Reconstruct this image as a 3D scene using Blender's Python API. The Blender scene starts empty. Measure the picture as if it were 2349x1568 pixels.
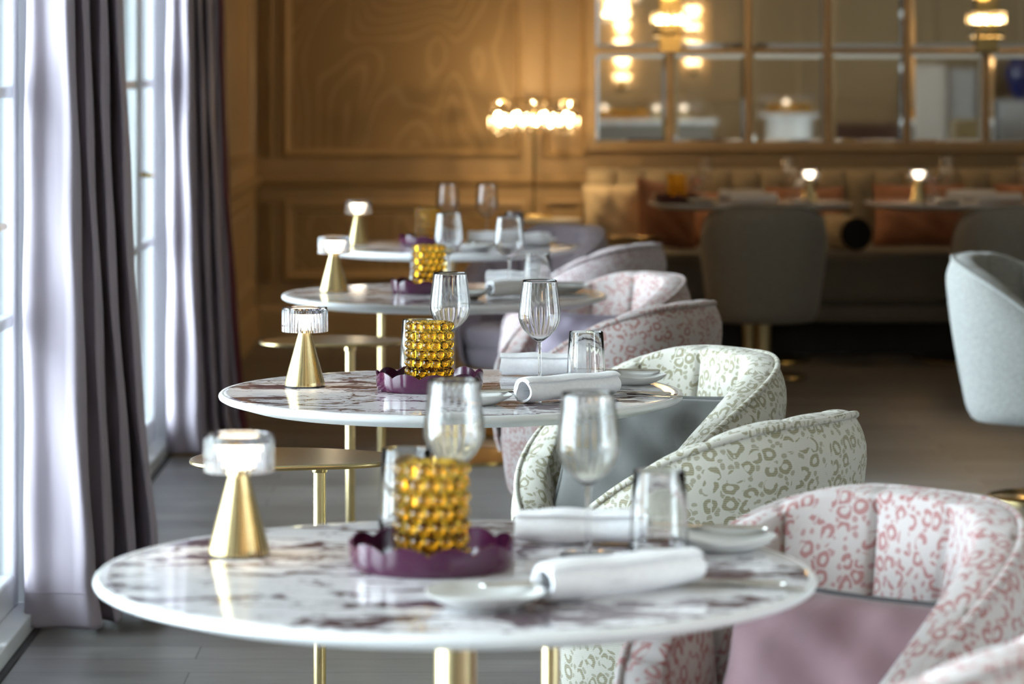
import bpy, math, random
from mathutils import Vector, Matrix
C = bpy.context.scene.collection
R = math.radians
PI = math.pi
random.seed(7)

# ------------------------------------------------------------------ camera
sc = bpy.context.scene
FPX = 7300.0                      # focal length in pixels of a 2349 px wide frame
cam = bpy.data.cameras.new('camera'); camo = bpy.data.objects.new('camera', cam)
C.objects.link(camo); sc.camera = camo
EYE = 1.372
camo.location = (0, 0, EYE); camo.rotation_euler = (R(90), 0, 0)
cam.sensor_width = 36; cam.lens = FPX / 2349 * 36
cam.shift_x = (1174.5 - 1072) / 2349
cam.shift_y = -(784 - 150) / 2349
cam.clip_end = 200
cam.dof.use_dof = True; cam.dof.focus_distance = 5.95; cam.dof.aperture_fstop = 4.9

# ------------------------------------------------------------------ world, exposure
w = bpy.data.worlds.new('sky'); sc.world = w; w.use_nodes = True
bg = w.node_tree.nodes['Background']
bg.inputs[0].default_value = (.84, .92, 1.0, 1); bg.inputs[1].default_value = 17.0
vs = sc.view_settings
sc.display_settings.display_device = 'sRGB'
vs.view_transform = 'Standard'; vs.look = 'None'; vs.gamma = 1; vs.use_curve_mapping = False
vs.exposure = 0.42
cy = sc.cycles
cy.max_bounces = 9; cy.diffuse_bounces = 4; cy.glossy_bounces = 4
cy.transmission_bounces = 9; cy.transparent_max_bounces = 12
cy.sample_clamp_indirect = 6; cy.caustics_reflective = False; cy.blur_glossy = 1.0

CEIL = 3.2
BACK = 16.05      # back wall
LEFT = -1.067     # room face of the window wall
REAR = -5.0
RIGHT = 7.2
WARM = (1.0, .60, .24)

def portal(x, y0, y1, z0, z1):
    d = bpy.data.lights.new('window_portal', 'AREA'); d.shape = 'RECTANGLE'
    d.size = y1 - y0; d.size_y = z1 - z0; d.cycles.is_portal = True
    o = bpy.data.objects.new('window_portal', d); C.objects.link(o)
    o.location = (x, (y0 + y1) / 2, (z0 + z1) / 2)
    o.rotation_euler = (R(90), 0, R(-90)); return o
BAYS = [(5.15, 7.92), (8.45, 11.40), (1.75, 4.70), (-1.65, 1.30)]
for y0, y1 in BAYS: portal(LEFT - .12, y0, y1, .05, 2.8)

po = portal(RIGHT + .15, -2.0, 1.96, .12, 2.88); po.rotation_euler = (R(90), 0, R(90))  # portal for the added fill opening on the right
def spot(x, y, z, power, size=70, tilt=(0, 0), color=WARM, r=.04):
    d = bpy.data.lights.new('fill_spot', 'SPOT'); d.energy = power; d.color = color
    d.spot_size = R(size); d.spot_blend = .8; d.shadow_soft_size = r
    o = bpy.data.objects.new('fill_spot', d); C.objects.link(o)
    o.location = (x, y, z); o.rotation_euler = (R(tilt[0]), R(tilt[1]), 0); return o
FILL_SPOTS = [(1.35, 14.8, 9), (2.5, 14.8, 9), (4.2, 14.6, 4),
        (3.2, 9.5, 1.5), (1.5, -3.2, 24), (3.6, -3.2, 24), (5.4, -3.2, 20)]
for x, y, p in FILL_SPOTS: spot(x, y, CEIL - .03, p, 60 if y > 14 else 95)  # unseen spots added to brighten the banquette tables, right floor and rear

# ------------------------------------------------------------------ materials
MATS = {}
class NT:
    def __init__(s, name):
        s.m = bpy.data.materials.new(name); s.m.use_nodes = True
        s.t = s.m.node_tree; s.b = s.t.nodes['Principled BSDF']; s.out = s.t.nodes['Material Output']
    def n(s, typ, **kw):
        n = s.t.nodes.new(typ)
        for k, v in kw.items():
            if k.startswith('i_'):
                key = k[2:]
                key = int(key) if key.isdigit() else key.replace('_', ' ')
                n.inputs[key].default_value = v
            else: setattr(n, k, v)
        return n
    def l(s, a, b): s.t.links.new(a, b)
    def math(s, op, a, b=None, c=None):
        n = s.t.nodes.new('ShaderNodeMath'); n.operation = op
        for i, v in enumerate((a, b, c)):
            if v is None: continue
            if isinstance(v, (int, float)): n.inputs[i].default_value = v
            else: s.l(v, n.inputs[i])
        return n.outputs[0]
    def mix(s, f, a, b):
        n = s.t.nodes.new('ShaderNodeMix'); n.data_type = 'RGBA'
        for i, v in ((0, f), (6, a), (7, b)):
            if isinstance(v, (int, float)): n.inputs[i].default_value = v
            elif isinstance(v, tuple): n.inputs[i].default_value = v if len(v) == 4 else v + (1,)
            else: s.l(v, n.inputs[i])
        return n.outputs[2]
    def ramp(s, f, stops):
        n = s.t.nodes.new('ShaderNodeValToRGB'); e = n.color_ramp.elements
        while len(e) < len(stops): e.new(.5)
        for k, (p, c) in enumerate(stops):
            e[k].position = p; e[k].color = c if len(c) == 4 else c + (1,)
        s.l(f, n.inputs[0]); return n.outputs[0]
    def bump(s, h, st=.3, dist=.001):
        n = s.t.nodes.new('ShaderNodeBump'); n.inputs['Strength'].default_value = st
        n.inputs['Distance'].default_value = dist
        s.l(h, n.inputs['Height']); s.l(n.outputs[0], s.b.inputs['Normal'])
    def set(s, **kw):
        for k, v in kw.items():
            s.b.inputs[k.replace('_', ' ')].default_value = v if not (isinstance(v, tuple) and len(v) == 3) else v + (1,)
def basic(name, col, rough=.5, metal=0, **kw):
    m = NT(name); m.set(Base_Color=col, Roughness=rough, Metallic=metal, **kw)
    tc = m.n('ShaderNodeTexCoord'); nz = m.n('ShaderNodeTexNoise', i_Scale=30.0, i_Detail=3.0)
    m.l(tc.outputs['Object'], nz.inputs['Vector'])
    r = m.n('ShaderNodeMapRange'); r.inputs[3].default_value = max(rough - .03, 0); r.inputs[4].default_value = rough + .04
    m.l(nz.outputs[0], r.inputs[0]); m.l(r.outputs[0], m.b.inputs['Roughness'])
    return m.m
def brass(name, col=(.72, .56, .27), rough=.27, streak=(60, 60, 2)):
    m = NT(name); m.set(Metallic=1.0)
    tc = m.n('ShaderNodeTexCoord'); mp = m.n('ShaderNodeMapping'); mp.inputs['Scale'].default_value = streak
    m.l(tc.outputs['Object'], mp.inputs[0])
    nz = m.n('ShaderNodeTexNoise', i_Scale=6.0, i_Detail=4.0); m.l(mp.outputs[0], nz.inputs['Vector'])
    m.l(m.mix(nz.outputs[0], tuple(c * .85 for c in col), tuple(min(1, c * 1.12) for c in col)), m.b.inputs['Base Color'])
    r = m.n('ShaderNodeMapRange'); r.inputs[3].default_value = rough - .07; r.inputs[4].default_value = rough + .1
    m.l(nz.outputs[0], r.inputs[0]); m.l(r.outputs[0], m.b.inputs['Roughness'])
    m.bump(nz.outputs[0], .03, .0002); return m.m
def turned(name, col, rough=.26):
    m = NT(name); m.set(Metallic=1.0)
    tc = m.n('ShaderNodeTexCoord'); gr = m.n('ShaderNodeTexGradient', gradient_type='RADIAL'); m.l(tc.outputs['Object'], gr.inputs[0])
    nz = m.n('ShaderNodeTexNoise', noise_dimensions='1D', i_Scale=70.0, i_Detail=5.0, i_Roughness=.7); m.l(gr.outputs['Fac'], nz.inputs['W'])
    f = m.ramp(nz.outputs[0], [(.3, (0, 0, 0)), (.7, (1, 1, 1))])
    m.l(m.mix(f, tuple(c * .72 for c in col), tuple(min(1, c * 1.15) for c in col)), m.b.inputs['Base Color'])
    r = m.n('ShaderNodeMapRange'); r.inputs[3].default_value = rough - .08; r.inputs[4].default_value = rough + .1
    m.l(nz.outputs[0], r.inputs[0]); m.l(r.outputs[0], m.b.inputs['Roughness'])
    m.bump(nz.outputs[0], .25, .0008); return m.m
def glass(name, col=(1, 1, 1), rough=0.0, ior=1.5):
    m = NT(name); m.set(Base_Color=col, Roughness=rough, IOR=ior); m.b.inputs['Transmission Weight'].default_value = 1.0
    return m.m
def pane_glass(name):
    m = NT(name); t = m.n('ShaderNodeBsdfTransparent'); g = m.n('ShaderNodeBsdfGlossy', i_Roughness=.0)
    f = m.n('ShaderNodeFresnel'); mx = m.n('ShaderNodeMixShader')
    t.inputs[0].default_value = (.93, .97, .97, 1)
    m.l(f.outputs[0], mx.inputs[0]); m.l(t.outputs[0], mx.inputs[1]); m.l(g.outputs[0], mx.inputs[2])
    m.l(mx.outputs[0], m.out.inputs[0]); return m.m
def emit(name, col, st):
    m = NT(name); m.set(Base_Color=col); m.b.inputs['Emission Color'].default_value = col + (1,)
    m.b.inputs['Emission Strength'].default_value = st; return m.m
def weave(name, col, col2=None, rough=.85, sheen=.3, scale=700, bump=.5):
    m = NT(name); m.set(Roughness=rough, Sheen_Weight=sheen)
    tc = m.n('ShaderNodeTexCoord'); nz = m.n('ShaderNodeTexNoise', i_Scale=float(scale), i_Detail=2.0)
    m.l(tc.outputs['Object'], nz.inputs['Vector'])
    n2 = m.n('ShaderNodeTexNoise', i_Scale=130.0, i_Detail=3.0); m.l(tc.outputs['Object'], n2.inputs['Vector'])
    f = m.math('ADD', m.math('MULTIPLY', nz.outputs[0], .5), m.math('MULTIPLY', n2.outputs[0], .5))
    col2 = col2 or tuple(c * .7 for c in col)
    m.l(m.ramp(f, [(.38, col2), (.6, col)]), m.b.inputs['Base Color'])
    m.bump(f, bump, .0015); return m.m
def leopard(name, ground, spots, cell=.031, soft=0.0):
    m = NT(name); m.set(Roughness=.85, Sheen_Weight=.25)
    uv = m.n('ShaderNodeUVMap'); uv.uv_map = 'UVMap'
    nz = m.n('ShaderNodeTexNoise', i_Scale=1 / cell * 1.1, i_Detail=2.0); m.l(uv.outputs[0], nz.inputs['Vector'])
    sub = m.n('ShaderNodeVectorMath', operation='SUBTRACT'); m.l(nz.outputs['Color'], sub.inputs[0]); sub.inputs[1].default_value = (.5, .5, .5)
    scl = m.n('ShaderNodeVectorMath', operation='SCALE'); m.l(sub.outputs[0], scl.inputs[0]); scl.inputs['Scale'].default_value = cell * .5
    add = m.n('ShaderNodeVectorMath', operation='ADD'); m.l(uv.outputs[0], add.inputs[0]); m.l(scl.outputs[0], add.inputs[1])
    v = m.n('ShaderNodeTexVoronoi', voronoi_dimensions='2D', i_Scale=1 / cell, i_Randomness=.7); m.l(add.outputs[0], v.inputs['Vector'])
    e = m.n('ShaderNodeTexVoronoi', voronoi_dimensions='2D', feature='DISTANCE_TO_EDGE', i_Scale=1 / cell, i_Randomness=.7)
    m.l(add.outputs[0], e.inputs['Vector'])
    # ring that follows the cell: distance to the cell's edge between two values
    en = e.outputs[0]
    ring = m.math('MULTIPLY', m.math('GREATER_THAN', en, .045), m.math('LESS_THAN', m.math('ABSOLUTE', m.math('SUBTRACT', v.outputs[0], .285)), .115))
    g = m.n('ShaderNodeTexNoise', i_Scale=1 / cell * 1.25, i_Detail=0.0); m.l(uv.outputs[0], g.inputs['Vector'])
    gap = m.math('GREATER_THAN', g.outputs[0], .43)
    v2 = m.n('ShaderNodeTexVoronoi', voronoi_dimensions='2D', i_Scale=1 / cell * 1.9, i_Randomness=1.0); m.l(add.outputs[0], v2.inputs['Vector'])
    mask = m.math('MULTIPLY', ring, gap)
    dot = m.math('MULTIPLY', m.math('LESS_THAN', v2.outputs[0], .27), m.math('GREATER_THAN', v.outputs[0], .45))
    mask = m.math('MAXIMUM', mask, m.math('MULTIPLY', dot, .8))
    # weft threads show through the coloured figures
    sx = m.n('ShaderNodeSeparateXYZ'); m.l(uv.outputs[0], sx.inputs[0])
    th = m.math('SINE', m.math('MULTIPLY', sx.outputs[1], 2 * PI / .0034))
    fac = m.math('MULTIPLY', mask, m.math('ADD', .78, m.math('MULTIPLY', th, .2)))
    fine = m.n('ShaderNodeTexNoise', i_Scale=900.0, i_Detail=1.0); m.l(uv.outputs[0], fine.inputs['Vector'])
    gcol = m.mix(fine.outputs[0], tuple(c * .80 for c in ground), tuple(min(1, c * 1.12) for c in ground))
    m.l(m.mix(fac, gcol, spots), m.b.inputs['Base Color'])
    hx = m.math('SINE', m.math('MULTIPLY', sx.outputs[0], 2 * PI / .0026))
    h = m.math('ADD', m.math('MULTIPLY', m.math('ADD', th, hx), .22), m.math('SUBTRACT', fine.outputs[0], m.math('MULTIPLY', mask, .4)))
    m.bump(h, .45, .001); return m.m
def marble(name):
    m = NT(name); m.set(Roughness=.07, IOR=1.30)
    tc = m.n('ShaderNodeTexCoord'); oi = m.n('ShaderNodeObjectInfo')
    add = m.n('ShaderNodeVectorMath', operation='ADD'); m.l(tc.outputs['Object'], add.inputs[0]); m.l(oi.outputs['Location'], add.inputs[1])
    mp = m.n('ShaderNodeMapping'); mp.inputs['Rotation'].default_value = (0, 0, R(24)); mp.inputs['Scale'].default_value = (.8, 1.5, 1)
    m.l(add.outputs[0], mp.inputs[0])
    big = m.n('ShaderNodeTexNoise', i_Scale=4.2, i_Detail=2.0, i_Distortion=.8); m.l(mp.outputs[0], big.inputs['Vector'])
    bigv = m.math('MULTIPLY', m.math('SUBTRACT', big.outputs[0], .5), .75)
    def vein(sc_, det, wid, dist):
        wn = m.n('ShaderNodeTexNoise', i_Scale=sc_ * 1.3, i_Detail=5.0); m.l(mp.outputs[0], wn.inputs['Vector'])
        ws = m.n('ShaderNodeVectorMath', operation='SCALE'); m.l(wn.outputs['Color'], ws.inputs[0]); ws.inputs['Scale'].default_value = dist
        wa = m.n('ShaderNodeVectorMath', operation='ADD'); m.l(mp.outputs[0], wa.inputs[0]); m.l(ws.outputs[0], wa.inputs[1])
        v = m.n('ShaderNodeTexVoronoi', feature='DISTANCE_TO_EDGE', i_Scale=sc_); m.l(wa.outputs[0], v.inputs['Vector'])
        mod = m.n('ShaderNodeTexNoise', i_Scale=sc_ * .9, i_Detail=3.0); m.l(mp.outputs[0], mod.inputs['Vector'])
        wd = m.math('MULTIPLY', m.math('MAXIMUM', m.math('SUBTRACT', m.math('ADD', mod.outputs[0], bigv), .42), .0), wid)
        return m.math('MINIMUM', 1.0, m.math('MAXIMUM', 0.0, m.math('MULTIPLY', m.math('SUBTRACT', wd, v.outputs[0]), 26.0)))
    a = vein(7.5, 5, .62, .20); b = vein(18.0, 4, .46, .09); c_ = vein(42.0, 3, .30, .04)
    f = m.math('MAXIMUM', a, m.math('MAXIMUM', m.math('MULTIPLY', b, .9), m.math('MULTIPLY', c_, .6)))
    cl = m.n('ShaderNodeTexNoise', i_Scale=9.0, i_Detail=4.0); m.l(mp.outputs[0], cl.inputs['Vector'])
    base = m.mix(cl.outputs[0], (.72, .71, .74), (.90, .90, .91))
    vc = m.mix(cl.outputs[0], (.05, .028, .040), (.18, .12, .14))
    m.l(m.mix(f, base, vc), m.b.inputs['Base Color']); return m.m
def velvet(name, col):
    m = NT(name); m.set(Roughness=.8, Sheen_Weight=.3, Sheen_Roughness=.4)
    tc = m.n('ShaderNodeTexCoord'); nz = m.n('ShaderNodeTexNoise', i_Scale=14.0, i_Detail=5.0, i_Distortion=.6); m.l(tc.outputs['Object'], nz.inputs['Vector'])
    m.l(m.mix(nz.outputs[0], tuple(c * .75 for c in col), tuple(c * 1.2 for c in col)), m.b.inputs['Base Color'])
    m.bump(nz.outputs[0], .25, .01); return m.m
def satin(name, col, rough=.42):
    m = NT(name); m.set(Roughness=rough, Sheen_Weight=.05, Sheen_Roughness=.4); m.b.inputs['Specular IOR Level'].default_value = .12
    tc = m.n('ShaderNodeTexCoord'); mp = m.n('ShaderNodeMapping'); mp.inputs['Scale'].default_value = (1, 1, .18); m.l(tc.outputs['Object'], mp.inputs[0])
    nz = m.n('ShaderNodeTexNoise', i_Scale=14.0, i_Detail=3.0); m.l(mp.outputs[0], nz.inputs['Vector'])
    f = m.n('ShaderNodeTexNoise', i_Scale=900.0); m.l(tc.outputs['Object'], f.inputs['Vector'])
    m.l(m.mix(f.outputs[0], tuple(c * .93 for c in col), tuple(c * 1.05 for c in col)), m.b.inputs['Base Color'])
    m.bump(nz.outputs[0], .25, .01); return m.m
def floor_mat():
    m = NT('grey_oak_planks')
    tc = m.n('ShaderNodeTexCoord')
    br = m.n('ShaderNodeTexBrick', offset=.37); m.l(tc.outputs['Object'], br.inputs['Vector'])
    br.inputs['Scale'].default_value = 1.0; br.inputs['Brick Width'].default_value = 1.7; br.inputs['Row Height'].default_value = .16
    br.inputs['Mortar Size'].default_value = .0022; br.inputs['Mortar Smooth'].default_value = .3
    br.inputs['Color1'].default_value = (.125, .117, .110, 1); br.inputs['Color2'].default_value = (.205, .195, .185, 1)
    br.inputs['Mortar'].default_value = (.02, .018, .016, 1)
    mp = m.n('ShaderNodeMapping'); mp.inputs['Scale'].default_value = (2.2, 34, 1); m.l(tc.outputs['Object'], mp.inputs[0])
    gr = m.n('ShaderNodeTexNoise', i_Scale=2.2, i_Detail=8.0, i_Roughness=.65, i_Distortion=.5); m.l(mp.outputs[0], gr.inputs['Vector'])
    gm = m.ramp(gr.outputs[0], [(.3, (.55, .55, .55)), (.7, (1.35, 1.35, 1.35))])
    mx = m.n('ShaderNodeMix', data_type='RGBA', blend_type='MULTIPLY'); mx.inputs[0].default_value = 1
    m.l(br.outputs[0], mx.inputs[6]); m.l(gm, mx.inputs[7]); m.l(mx.outputs[2], m.b.inputs['Base Color'])
    r = m.n('ShaderNodeMapRange'); r.inputs[3].default_value = .30; r.inputs[4].default_value = .52
    m.l(gr.outputs[0], r.inputs[0]); m.l(r.outputs[0], m.b.inputs['Roughness'])
    m.bump(gr.outputs[0], .25, .002); return m.m
def moire():
    m = NT('moire_silk_panel'); m.set(Roughness=.55, Sheen_Weight=.2)
    tc = m.n('ShaderNodeTexCoord'); mp = m.n('ShaderNodeMapping'); mp.inputs['Scale'].default_value = (1.0, 1, .62); m.l(tc.outputs['Object'], mp.inputs[0])
    nz = m.n('ShaderNodeTexNoise', i_Scale=2.0, i_Detail=1.2, i_Distortion=.5); m.l(mp.outputs[0], nz.inputs['Vector'])
    s = m.math('ABSOLUTE', m.math('SINE', m.math('MULTIPLY', nz.outputs[0], 62.0)))
    f = m.math('POWER', m.math('SUBTRACT', 1.0, s), 3.0)
    m.l(m.mix(f, (.29, .195, .09), (.42, .30, .16)), m.b.inputs['Base Color']); return m.m
def paint(name, col, rough=.5):
    m = NT(name); m.set(Roughness=rough)
    tc = m.n('ShaderNodeTexCoord'); nz = m.n('ShaderNodeTexNoise', i_Scale=5.0, i_Detail=4.0); m.l(tc.outputs['Object'], nz.inputs['Vector'])
    m.l(m.mix(nz.outputs[0], tuple(c * .94 for c in col), tuple(min(1, c * 1.05) for c in col)), m.b.inputs['Base Color']); return m.m

M = dict(
    turned=turned('turned_brass', (.66, .52, .27)),
    brass=brass('brushed_brass', (.68, .56, .31), .28, (9, 9, .5)), brass_polish=brass('polished_brass', (.78, .62, .30), .13),
    brass_shelf=brass('brushed_brass_shelf', (.55, .42, .21), .22, (3, 60, 3)),
    glass=glass('clear_glass'), acrylic=glass('clear_acrylic', (.97, .97, 1), .02, 1.45),
    crystal=glass('lead_crystal', (1, .93, .80), 0.0, 1.55),
    amber=glass('amber_glass', (1.0, .80, .30), .02, 1.42), pane=pane_glass('window_pane'),
    purple=basic('purple_lacquer', (.060, .006, .036), .12, Coat_Weight=.3, Coat_Roughness=.04),
    darktray=basic('dark_lacquer', (.05, .012, .02), .14),
    marble=marble('violet_veined_marble'), edge=basic('white_lacquer', (.78, .80, .81), .3),
    white_frame=paint('white_window_paint', (.72, .75, .76), .35), wall=paint('champagne_wall_paint', (.40, .285, .155), .5),
    trimp=paint('champagne_trim_paint', (.43, .31, .17), .42), moire=moire(), ceiling=paint('cream_ceiling_paint', (.62, .55, .45), .7),
    darkwall=paint('dark_side_wall_paint', (.12, .09, .06), .6),
    floor=floor_mat(), napkin=weave('white_linen', (.88, .88, .90), (.80, .80, .83), .9, .2, 900, .15),
    plate=basic('matte_porcelain', (.66, .66, .64), .35), steel=basic('polished_steel', (.78, .77, .75), .12, 1.0),
    curtain=satin('mauve_satin', (.38, .335, .39), .55), burgundy=satin('burgundy_lining', (.10, .012, .025), .6),
    black=basic('black_plinth', (.006, .005, .005), .7), rubber=basic('dark_base_ring', (.03, .035, .04), .4),
    bulb=emit('warm_bulb', (1.0, .72, .38), 38.0), led=emit('warm_white_led', (1.0, .84, .62), 38.0),
    mirror=basic('mirror_silver', (.86, .84, .80), .0, 1.0),
    pink=leopard('pink_leopard_weave', (.52, .475, .465), (.32, .10, .095)),
    green=leopard('sage_leopard_weave', (.53, .515, .45), (.20, .175, .085)),
    rose=leopard('rose_leopard_weave', (.52, .465, .455), (.33, .125, .10)),
    mauve=leopard('mauve_leopard_weave', (.50, .44, .45), (.30, .18, .18), .026),
    lavender=weave('lavender_boucle', (.44, .38, .43), (.30, .25, .30)),
    greych=weave('grey_boucle', (.36, .33, .285), (.21, .19, .165)),
    palech=weave('pale_grey_boucle', (.37, .375, .355), (.23, .235, .225)),
    banq=weave('stone_banquette_fabric', (.20, .175, .14), (.14, .12, .095)),
    banqback=weave('cream_banquette_fabric', (.40, .33, .22), (.31, .25, .165)),
    vgrey=velvet('grey_velvet', (.075, .075, .07)), vmauve=velvet('mauve_velvet', (.26, .155, .175)),
    vlav=velvet('lavender_velvet', (.30, .25, .32)), vterra=velvet('terracotta_velvet', (.42, .19, .11)),
    vcream=velvet('cream_linen_pillow', (.66, .54, .36)), piping=basic('dark_piping', (.055, .05, .055), .6),
    bolster=weave('cream_bolster_fabric', (.45, .36, .23)), blue=basic('cobalt_glaze', (.015, .02, .10), .12),
    cabinet=paint('white_cabinet_paint', (.62, .60, .56), .4), brown=velvet('brown_velvet', (.09, .045, .03)),
    greyp=paint('pale_grey_panel', (.42, .43, .44), .5),
)

# ------------------------------------------------------------------ mesh helpers
class MB:
    def __init__(s): s.v = []; s.f = []; s.uv = None
    def grid(s, rows, closeu=False, closev=False):
        b = len(s.v); n = len(rows[0]); k = len(rows)
        for r in rows: s.v += [tuple(p) for p in r]
        for i in range(k if closev else k - 1):
            for j in range(n if closeu else n - 1):
                i2 = (i + 1) % k; j2 = (j + 1) % n
                s.f.append((b + i * n + j, b + i * n + j2, b + i2 * n + j2, b + i2 * n + j))
        return s
    def fan(s, ring, c=None, flip=False):
        b = len(s.v); s.v += [tuple(p) for p in ring]
        if c is None:
            idx = list(range(b, b + len(ring))); s.f.append(tuple(idx[::-1] if flip else idx)); return s
        s.v.append(tuple(c)); n = len(ring)
        for j in range(n):
            t = (b + j, b + (j + 1) % n, b + n); s.f.append(t[::-1] if flip else t)
        return s
    def lathe(s, prof, n=48, c=(0, 0, 0), fr=None, cap=False):
        rows = []; pp = []
        for i, (r, z) in enumerate(prof):      # a ring just inside each flat disc keeps its shading flat
            if r < 1e-3 and i and prof[i - 1][0] > .02: q = prof[i - 1]; pp.append((q[0] * .985, q[1] + (z - q[1]) * .015))
            pp.append((r, z))
            if r < 1e-3 and i + 1 < len(prof) and prof[i + 1][0] > .02: q = prof[i + 1]; pp.append((q[0] * .985, q[1] + (z - q[1]) * .015))
        for (r, z) in pp:
            rows.append([(c[0] + (r + (fr(t, z) if fr else 0)) * math.cos(t), c[1] + (r + (fr(t, z) if fr else 0)) * math.sin(t), c[2] + z)
                         for t in (2 * PI * j / n for j in range(n))])
        s.grid(rows, closeu=True)
        if cap:
            s.fan(rows[0], flip=True); s.fan(rows[-1])
        return s
    def box(s, x0, x1, y0, y1, z0, z1):
        b = len(s.v)
        s.v += [(x, y, z) for z in (z0, z1) for y in (y0, y1) for x in (x0, x1)]
        s.f += [tuple(b + i for i in q) for q in ((0, 2, 3, 1), (4, 5, 7, 6), (0, 1, 5, 4), (2, 6, 7, 3), (0, 4, 6, 2), (1, 3, 7, 5))]
        return s
    def tube(s, pts, r, n=8, closed=False):
        pts = [Vector(p) for p in pts]; k = len(pts); rows = []; ref = None
        for i, p in enumerate(pts):
            a = pts[(i - 1) % k] if closed or i > 0 else p
            c = pts[(i + 1) % k] if closed or i < k - 1 else p
            t = (c - a).normalized()
            if ref is None: ref = t.orthogonal().normalized()
            ref = (ref - t * ref.dot(t)).normalized(); q = t.cross(ref)
            rr = r[i] if isinstance(r, (list, tuple)) else r
            rows.append([p + (ref * math.cos(2 * PI * j / n) + q * math.sin(2 * PI * j / n)) * rr for j in range(n)])
        s.grid(rows, closeu=True, closev=closed)
        if not closed: s.fan(rows[0], flip=True); s.fan(rows[-1])
        return s
    def move(s, mat): s.v = [tuple(mat @ Vector(p)) for p in s.v]; return s
    def mesh(s, name, m, smooth=True, angle=40):
        me = bpy.data.meshes.new(name); me.from_pydata(s.v, [], s.f)
        me.materials.append(m if not isinstance(m, str) else M[m])
        if s.uv:
            ul = me.uv_layers.new(name='UVMap')
            for lp in me.loops: ul.data[lp.index].uv = s.uv[lp.vertex_index]
        import bmesh
        bm = bmesh.new(); bm.from_mesh(me); bmesh.ops.remove_doubles(bm, verts=bm.verts, dist=1e-6) if not s.uv else None
        bmesh.ops.recalc_face_normals(bm, faces=bm.faces); bm.to_mesh(me); bm.free()
        if smooth:
            me.shade_smooth()
            if angle < 180: me.set_sharp_from_angle(angle=R(angle))
        return me
    def obj(s, name, m, parent=None, smooth=True, angle=40, bevel=0, loc=None):
        o = bpy.data.objects.new(name, s.mesh(name, m, smooth, angle)); C.objects.link(o)
        if parent: o.parent = parent
        if loc: o.location = loc
        if bevel:
            b = o.modifiers.new('bevel', 'BEVEL'); b.width = bevel; b.segments = 2; b.limit_method = 'ANGLE'
        return o
def thing(name, label, cat, loc=(0, 0, 0), rz=0, group=None):
    o = bpy.data.objects.new(name, None); C.objects.link(o); o.location = loc; o.rotation_euler = (0, 0, rz)
    o.empty_display_size = .1
    return tag(o, label, cat, group)
def tag(o, label, cat, group=None):
    o['label'] = label; o['category'] = cat
    if group: o['group'] = group
    return o
def struct(o): o['kind'] = 'structure'; return o
def dup(root, loc, rz=0, label=None, group=None):
    r = root.copy(); C.objects.link(r); r.location = loc; r.rotation_euler = (0, 0, rz)
    if label: r['label'] = label
    if group: r['group'] = group
    for ch in list(root.children):
        c = ch.copy(); C.objects.link(c); c.parent = r
        for g in ch.children:
            d = g.copy(); C.objects.link(d); d.parent = c
    return r
class Kind:
    """a prototype: the first place() puts down the original, later ones copies"""
    def __init__(s, make): s.make = make; s.o = None
    def place(s, loc, rz=0, label=None, group=None):
        if s.o is None:
            s.o = s.make(label, group); s.o.location = loc; s.o.rotation_euler = (0, 0, rz); return s.o
        return dup(s.o, loc, rz, label, group)
def smoothstep(x): x = max(0, min(1, x)); return x * x * (3 - 2 * x)
def catmull(P, n):
    out = []; k = len(P)
    for i in range(k - 1):
        p0 = Vector(P[max(i - 1, 0)]); p1 = Vector(P[i]); p2 = Vector(P[i + 1]); p3 = Vector(P[min(i + 2, k - 1)])
        for j in range(n):
            t = j / n
            out.append(.5 * ((2 * p1) + (p2 - p0) * t + (2 * p0 - 5 * p1 + 4 * p2 - p3) * t * t + (3 * p1 - p0 - 3 * p2 + p3) * t ** 3))
    out.append(Vector(P[-1])); return out

# ------------------------------------------------------------------ room shell
struct(MB().box(LEFT - .4, RIGHT + .2, REAR - .2, BACK + .3, -.1, 0).obj('floor', 'floor', smooth=False))
struct(MB().box(LEFT - .4, RIGHT + .2, REAR - .2, BACK + .3, CEIL, CEIL + .1).obj('ceiling', 'ceiling', smooth=False))
struct(MB().box(LEFT - .4, RIGHT + .2, BACK, BACK + .3, 0, CEIL).obj('wall_back', 'wall', smooth=False))
struct(MB().box(LEFT - .4, RIGHT + .2, REAR - .2, REAR, 0, CEIL).obj('wall_rear', 'wall', smooth=False))
struct(MB().box(RIGHT, RIGHT + .2, 1.96, BACK, 0, CEIL).box(RIGHT, RIGHT + .2, REAR, -2.0, 0, CEIL).box(RIGHT, RIGHT + .2, -2, 1.96, 2.9, CEIL).box(RIGHT, RIGHT + .2, -2, 1.96, 0, .1)
       .obj('wall_right', 'darkwall', smooth=False))
# unseen glazed opening added in the right wall for daylight fill
gw = MB()
for k in range(5): gw.box(RIGHT + .05, RIGHT + .12, -2 + k * .99, -1.92 + k * .99, .1, 2.9)
for z in (.1, .76, 1.32, 1.88, 2.84): gw.box(RIGHT + .06, RIGHT + .11, -2, 1.96, z, z + .05)
gwo = struct(gw.obj('window_5', 'white_frame', smooth=False))
MB().box(RIGHT + .08, RIGHT + .086, -2, 1.96, .1, 2.9).obj('glass_pane', 'pane', gwo, smooth=False)
wl = MB()
ys = sorted(BAYS); prev = REAR
for y0, y1 in ys: wl.box(LEFT - .34, LEFT, prev, y0, 0, CEIL); wl.box(LEFT - .34, LEFT, y0, y1, 2.82, CEIL); prev = y1
wl.box(LEFT - .34, LEFT, prev, BACK, 0, CEIL)
struct(wl.obj('wall_left', 'wall', smooth=False))

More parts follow.
